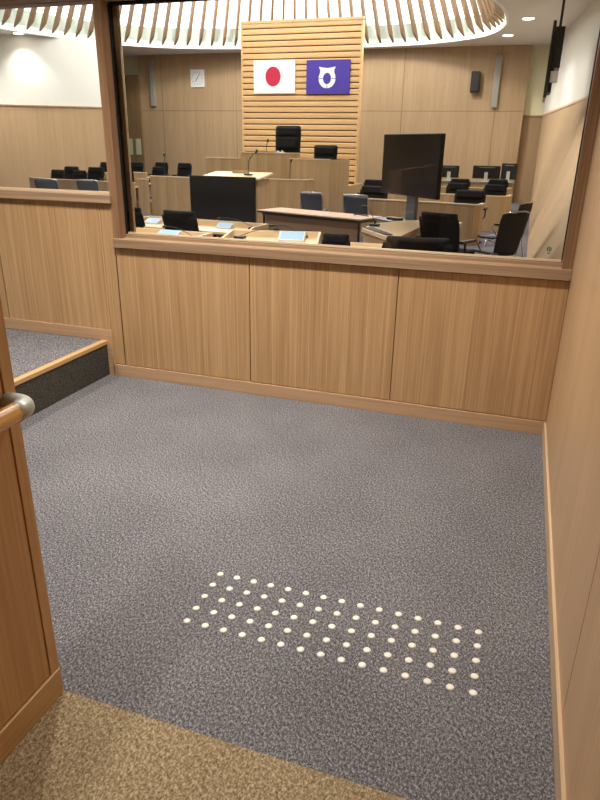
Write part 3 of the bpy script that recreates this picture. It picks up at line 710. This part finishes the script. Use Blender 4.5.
tag(obj('desk_phone', B((-1.90, -1.82, 3.02, 3.24, .352, .385), (-1.885, -1.835, 3.1, 3.2, .385, .392)), M['plastic'], bevel=.008), 'small black remote handset on the sill desk', 'handset')
upmic('upright black microphone on the presiding desk', -6.9, 13.72, 1.07, .36)
upmic('upright black microphone on the lectern', -6.1, 10.6, .71, .48, .2)
upmic('upright black microphone on the clerk desk', -5.66, 12.1, .49, .5, .03)
upmic('upright black microphone behind the long left bench', -8.9, 11.85, .435, .62, .02)
bm = bmesh.new()
for k in range(5):
    a0 = k*.9; tube(bm, [(-.12+.05*k, 0, .01), (-.1+.05*k+.03*math.cos(a0), .02, .10+.02*math.sin(a0*2)), (-.02+.05*k, .0, .06)], .016, 8)
ob = obj('nameplate_ornament', bm, M['silver'], smooth=True); ob.location = (-6.52, 13.66, 1.08)
tag(ob, 'small shiny silver ornament in front of the tall chair on the presiding desk', 'ornament')

# ------------------------------------------------------------------ televisions and cart
tv = thing('television', 'wide dark television standing low in front of the lectern', 'television', (-6.37, 9.8, F))
h = obj('housing', B((-.76, .76, 0, .06, .16, 1.08)), M['plastic'], tv, bevel=.006)
obj('screen', B((-.735, .735, -.004, .001, .19, 1.055)), M['screen'], h)
obj('stand', B((-.35, .35, -.14, .26, 0, .03), (-.06, .06, .05, .1, .02, .3)), M['plastic'], tv)
p0, p1 = Vector((-2.327, 6.82)), Vector((-1.358, 5.77)); mid = (p0+p1)/2; ang = math.atan2((p1-p0).y, (p1-p0).x); hw = (p1-p0).length/2
tv2 = thing('television', 'dark square-looking television turned aside on a grey cart', 'television', (mid.x, mid.y, F), ang)
h = obj('housing', B((-hw, hw, 0, .06, 1.07, 1.885)), M['plastic'], tv2, bevel=.006)
obj('screen', B((-hw+.015, hw-.015, -.004, .001, 1.085, 1.87)), M['screen2'], h)
ct = thing('television_cart', 'grey metal cart with a shelf below the turned television', 'cart', (-1.80, 6.42, F), ang)
obj('column', B((-.11, .11, .0, .06, .06, 1.25)), M['cart'], ct, bevel=.004)
obj('shelf', B((-.42, .30, -.36, .0, .70, .73)), M['cart'], ct, bevel=.004)
obj('base', B((-.42, .42, -.34, .34, .05, .09)), M['cart'], ct, bevel=.006)
for sx in (-1, 1):
    for sy in (-1, 1):
        bm = bmesh.new(); tube(bm, [(sx*.38-.02, sy*.3, .03), (sx*.38+.02, sy*.3, .03)], .03, 14); obj('caster', bm, M['plastic'], ct)
tag(obj('cable_box', B((-2.12, -1.98, 6.33, 6.43, .362, .395), (-2.02, -1.86, 6.22, 6.3, .362, .40)), M['plastic'], bevel=.006), 'small black device lying on the cart shelf', 'device')
# folding table
ft = thing('folding_table', 'long folding table with a pinkish wood top and front panel', 'table', (0, 0, F))
c4 = [(-4.44, 7.06), (-2.51, 6.40), (-2.33, 6.97), (-4.27, 7.63)]
tp = [Vector(p) for p in c4]; dx = (tp[1]-tp[0]).normalized(); dy = Vector((-dx.y, dx.x)); ft.location = (tp[0].x, tp[0].y, F); ft.rotation_euler = (0, 0, math.atan2(dx.y, dx.x))
W = (tp[1]-tp[0]).length
obj('tabletop', B((0, W, 0, .62, .685, .705)), M['tabletop'], ft, bevel=.002)
obj('edge_band', B((-.004, W+.004, -.004, .624, .664, .685)), M['plastic'], ft)
obj('front_panel', B((.1, W-.1, .10, .115, .30, .64)), M['modesty'], ft)
obj('apron', B((.06, W-.06, .05, .57, .635, .664)), M['plastic'], ft)
for sx in (.08, W-.08):
    for sy in (.08, .54):
        obj('leg', B((sx-.015, sx+.015, sy-.015, sy+.015, 0, .64)), M['plastic'], ft)
    bm = bmesh.new(); tube(bm, [(sx, .02, .03), (sx, .6, .03)], .015, 8); obj('foot_bar', bm, M['plastic'], ft)
bm = bmesh.new(); tube(bm, [(-2.75, 6.9, .345), (-2.68, 6.86, .36), (-2.6, 6.9, .345), (-2.5, 6.84, .345)], .008, 8)
tag(obj('cable', bm, M['plastic'], smooth=True), 'short black cable lying on the right end of the folding table', 'cable')

# ------------------------------------------------------------------ wall items
ck = thing('wall_clock', 'square white wall clock on the left of the back wall', 'clock', (-12.42, 20.8, 3.6))
obj('plate', B((-.28, .28, -.05, 0, -.30, .30)), M['clock'], ck, bevel=.01)
bm = bmesh.new()
for k in range(12):
    an = k*math.pi/6; c, s_ = math.sin(an), math.cos(an)
    prism_y(bm, [(c*.19-s_*.009, s_*.19+c*.009), (c*.23-s_*.009, s_*.23+c*.009), (c*.23+s_*.009, s_*.23-c*.009), (c*.19+s_*.009, s_*.19-c*.009)], -.054, -.05)
obj('hour_marks', bm, M['plastic'], ck)
for an, L, w in ((math.radians(215), .13, .012), (math.radians(35), .2, .008)):
    c, s_ = math.sin(an), math.cos(an); bm = bmesh.new()
    prism_y(bm, [(-c*.03-s_*w, -s_*.03+c*w), (c*L-s_*w, s_*L+c*w), (c*L+s_*w, s_*L-c*w), (-c*.03+s_*w, -s_*.03-c*w)], -.060, -.056); obj('clock_hand', bm, M['plastic'], ck)
for x, z0, z1, lb in ((-14.32, 2.65, 4.28, 'slim grey column speaker on the left part of the back wall'), (-1.61, 2.6, 4.15, 'slim grey column speaker on the right part of the back wall')):
    t = thing('column_speaker', lb, 'speaker', (x, 20.8, z0), 0, 'grey column speakers on the back wall')
    obj('housing', B((-.10, .10, -.12, 0, 0, z1-z0)), M['bar'], t, bevel=.02)
    obj('grille', B((-.07, .07, -.126, -.12, .05, z1-z0-.05)), M['bar'], t)
t = thing('wall_speaker', 'small black speaker high on the back wall, right of the flags', 'speaker', (-2.28, 20.8, 3.05))
obj('housing', B((-.14, .14, -.30, -.06, 0, .62)), M['plastic'], t, bevel=.02)
obj('grille', B((-.11, .11, -.31, -.30, .04, .3)), M['dgrey'], t)
obj('bracket', B((-.04, .04, -.08, 0, .25, .4)), M['plastic'], t)
t = thing('wall_sensor', 'small white box mounted high on the far left wall', 'sensor', (-18.63, 21.1, 3.12))
obj('housing', B((-.13, .13, -.10, 0, 0, .26)), M['bar'], t, bevel=.01)
obj('drop_arm', B((-.05, .03, -.08, -.02, -.2, .0)), M['bar'], t)
for x, lb in ((-15.48, 'pale green plate on the brown wall, left of the pair'), (-15.10, 'pale green plate on the brown wall, right of the pair')):
    t = thing('wall_plate', lb, 'plate', (x, 20.7, .9), 0, 'pale green plates on the dark wall')
    obj('plate', B((-.11, .11, -.02, 0, 0, .58)), M['greenlit'], t, bevel=.005)
    obj('ledge', B((-.11, .11, -.03, 0, -.03, 0)), M['bar'], t)
# television on the right side wall
yt = 12.8
t = thing('television', 'dark television on a bracket high on the right white wall, seen edge-on', 'television', (-.06, yt, 2.33))
obj('screen', B((-.11, -.05, -.75, .75, .0, 1.38)), M['screen'], t, bevel=.006)
obj('housing', B((-.05, .13, -.55, .5, .56, 1.30), (-.05, .03, -.4, .4, .12, .56)), M['plastic'], t, bevel=.01)
obj('equipment_box', B((-.03, .12, -.62, -.4, .30, .50)), M['whitep'], t, bevel=.006)
obj('ceiling_pole', B((.01, .06, -.05, .05, 1.3, CEIL-2.33)), M['plastic'], t)
wb = thing('whiteboard', 'white board with a black edge at the left end of the left window', 'board', (-11.6, 8.9, F))
obj('panel', B((-.9, .0, 0, .03, .62, 1.40)), M['whitep'], wb)
obj('edge', B((-.0, .025, -.01, .04, .6, 1.42), (-.92, .025, -.01, .04, 1.40, 1.425)), M['plastic'], wb)
for sx in (-.8, -.1): obj('leg', B((sx-.02, sx+.02, -.0, .03, 0, .62), (sx-.02, sx+.02, -.25, .28, 0, .03)), M['plastic'], wb)

# ------------------------------------------------------------------ lights
def area(name, loc, size, energy, col, rot=(0, 0, 0), sy=None, spread=math.pi):
    l = bpy.data.lights.new(name, 'AREA'); l.energy = energy; l.color = col; l.size = size; l.spread = spread
    if sy: l.shape = 'RECTANGLE'; l.size_y = sy
    o = bpy.data.objects.new(name, l); C.objects.link(o); o.location = loc; o.rotation_euler = rot
    return o
def downlight(x, y, z, energy, col=(1, .95, .88), r=.075, ang=100, blend=.5):
    t = thing('ceiling_downlight', 'recessed downlight in the gallery ceiling above the window', 'downlight', (x, y, z), 0, 'recessed downlights in the gallery ceiling')
    bm = bmesh.new(); tube(bm, [(0, 0, -.004), (0, 0, .0)], r*1.15, 24); obj('trim_ring', bm, M['white'], t)
    bm = bmesh.new(); tube(bm, [(0, 0, -.007), (0, 0, -.003)], r, 24); obj('lens', bm, M['led'], t)
    l = bpy.data.lights.new('lamp', 'SPOT'); l.energy = energy; l.color = col; l.spot_size = math.radians(ang); l.spot_blend = blend; l.shadow_soft_size = r
    o = bpy.data.objects.new('lamp', l); C.objects.link(o); o.location = (0, 0, -.03); o.parent = t
WHT = (1, .985, .955)
for x, y, e in ((-.85, -.9, 200), (-2.0, -.8, 220), (-3.4, -1.0, 170), (-1.46, -3.3, 110)):
    downlight(x, y, 2.62, e, WHT, .09, 122, 1.0)
for x, y in ((-.763, 16.18), (-1.339, 18.76), (-15.75, 15.35)):
    l = bpy.data.lights.new('lamp', 'SPOT'); l.energy = 260; l.color = WHT; l.spot_size = math.radians(110); l.spot_blend = .8; l.shadow_soft_size = .12
    o = bpy.data.objects.new('lamp', l); C.objects.link(o); o.location = (x, y, CEIL-.05)
for x, y in ((-.9, 1.05), (-2.6, 1.05), (-4.3, 1.05)):
    l = bpy.data.lights.new('lamp', 'SPOT'); l.energy = 480; l.color = WHT; l.spot_size = math.radians(100); l.spot_blend = .6; l.shadow_soft_size = .09
    o = bpy.data.objects.new('lamp', l); C.objects.link(o); o.location = (x, y, CEIL-.05)
for x, y in ((-18.0, 12.6), (-16.6, 13.6), (-5.5, 4), (-12, 5), (-4.5, 8.5), (-9, 8.5), (-.9, 9.5), (-19, 10)):  # unseen spots: left wall wash, plus fill added to brighten the lower chamber
    l = bpy.data.lights.new('lamp', 'SPOT'); l.energy = 620; l.color = (1, .99, .96); l.spot_size = math.radians(130); l.spot_blend = .8; l.shadow_soft_size = .15
    o = bpy.data.objects.new('lamp', l); C.objects.link(o); o.location = (x, y, CEIL-.05)

for x, y, z, e in ((-6.8, 12.0, 6.1, 330), (-3.7, 16.8, 5.75, 620), (-10.3, 17.0, 5.75, 520), (-13.0, 15.0, 5.75, 120), (-6.8, 18.2, 5.6, 160)):
    l = bpy.data.lights.new('lamp', 'POINT'); l.energy = e; l.color = (1, 1, .98); l.shadow_soft_size = .3
    o = bpy.data.objects.new('lamp', l); C.objects.link(o); o.location = (x, y, z)
w = bpy.data.worlds.new('World'); bpy.context.scene.world = w; w.use_nodes = True
w.node_tree.nodes['Background'].inputs[0].default_value = (.9, .93, 1, 1); w.node_tree.nodes['Background'].inputs[1].default_value = .08

# ------------------------------------------------------------------ camera
cam = bpy.data.cameras.new('camera'); co = bpy.data.objects.new('camera', cam); C.objects.link(co)
cx_, cy_, cz_, pit, yaw, rol, f = -.25132, -3.18407, 1.33884, .379287, .318833, .0180795, 638.38
fw = Vector((-math.sin(yaw)*math.cos(pit), math.cos(yaw)*math.cos(pit), -math.sin(pit)))
r0 = Vector((math.cos(yaw), math.sin(yaw), 0)); u0 = r0.cross(fw)
rr = r0*math.cos(rol)+u0*math.sin(rol); uu = -r0*math.sin(rol)+u0*math.cos(rol)
mw = Matrix((( rr.x, uu.x, -fw.x, cx_), (rr.y, uu.y, -fw.y, cy_), (rr.z, uu.z, -fw.z, cz_), (0, 0, 0, 1)))
co.matrix_world = mw
cam.sensor_fit = 'VERTICAL'; cam.sensor_height = 24; cam.lens = f/800*24; cam.clip_start = .02; cam.clip_end = 100
sc = bpy.context.scene; sc.camera = co
sc.view_settings.view_transform = 'Standard'; sc.view_settings.look = 'None'; sc.view_settings.gamma = 1; sc.view_settings.use_curve_mapping = False
sc.view_settings.exposure = 0
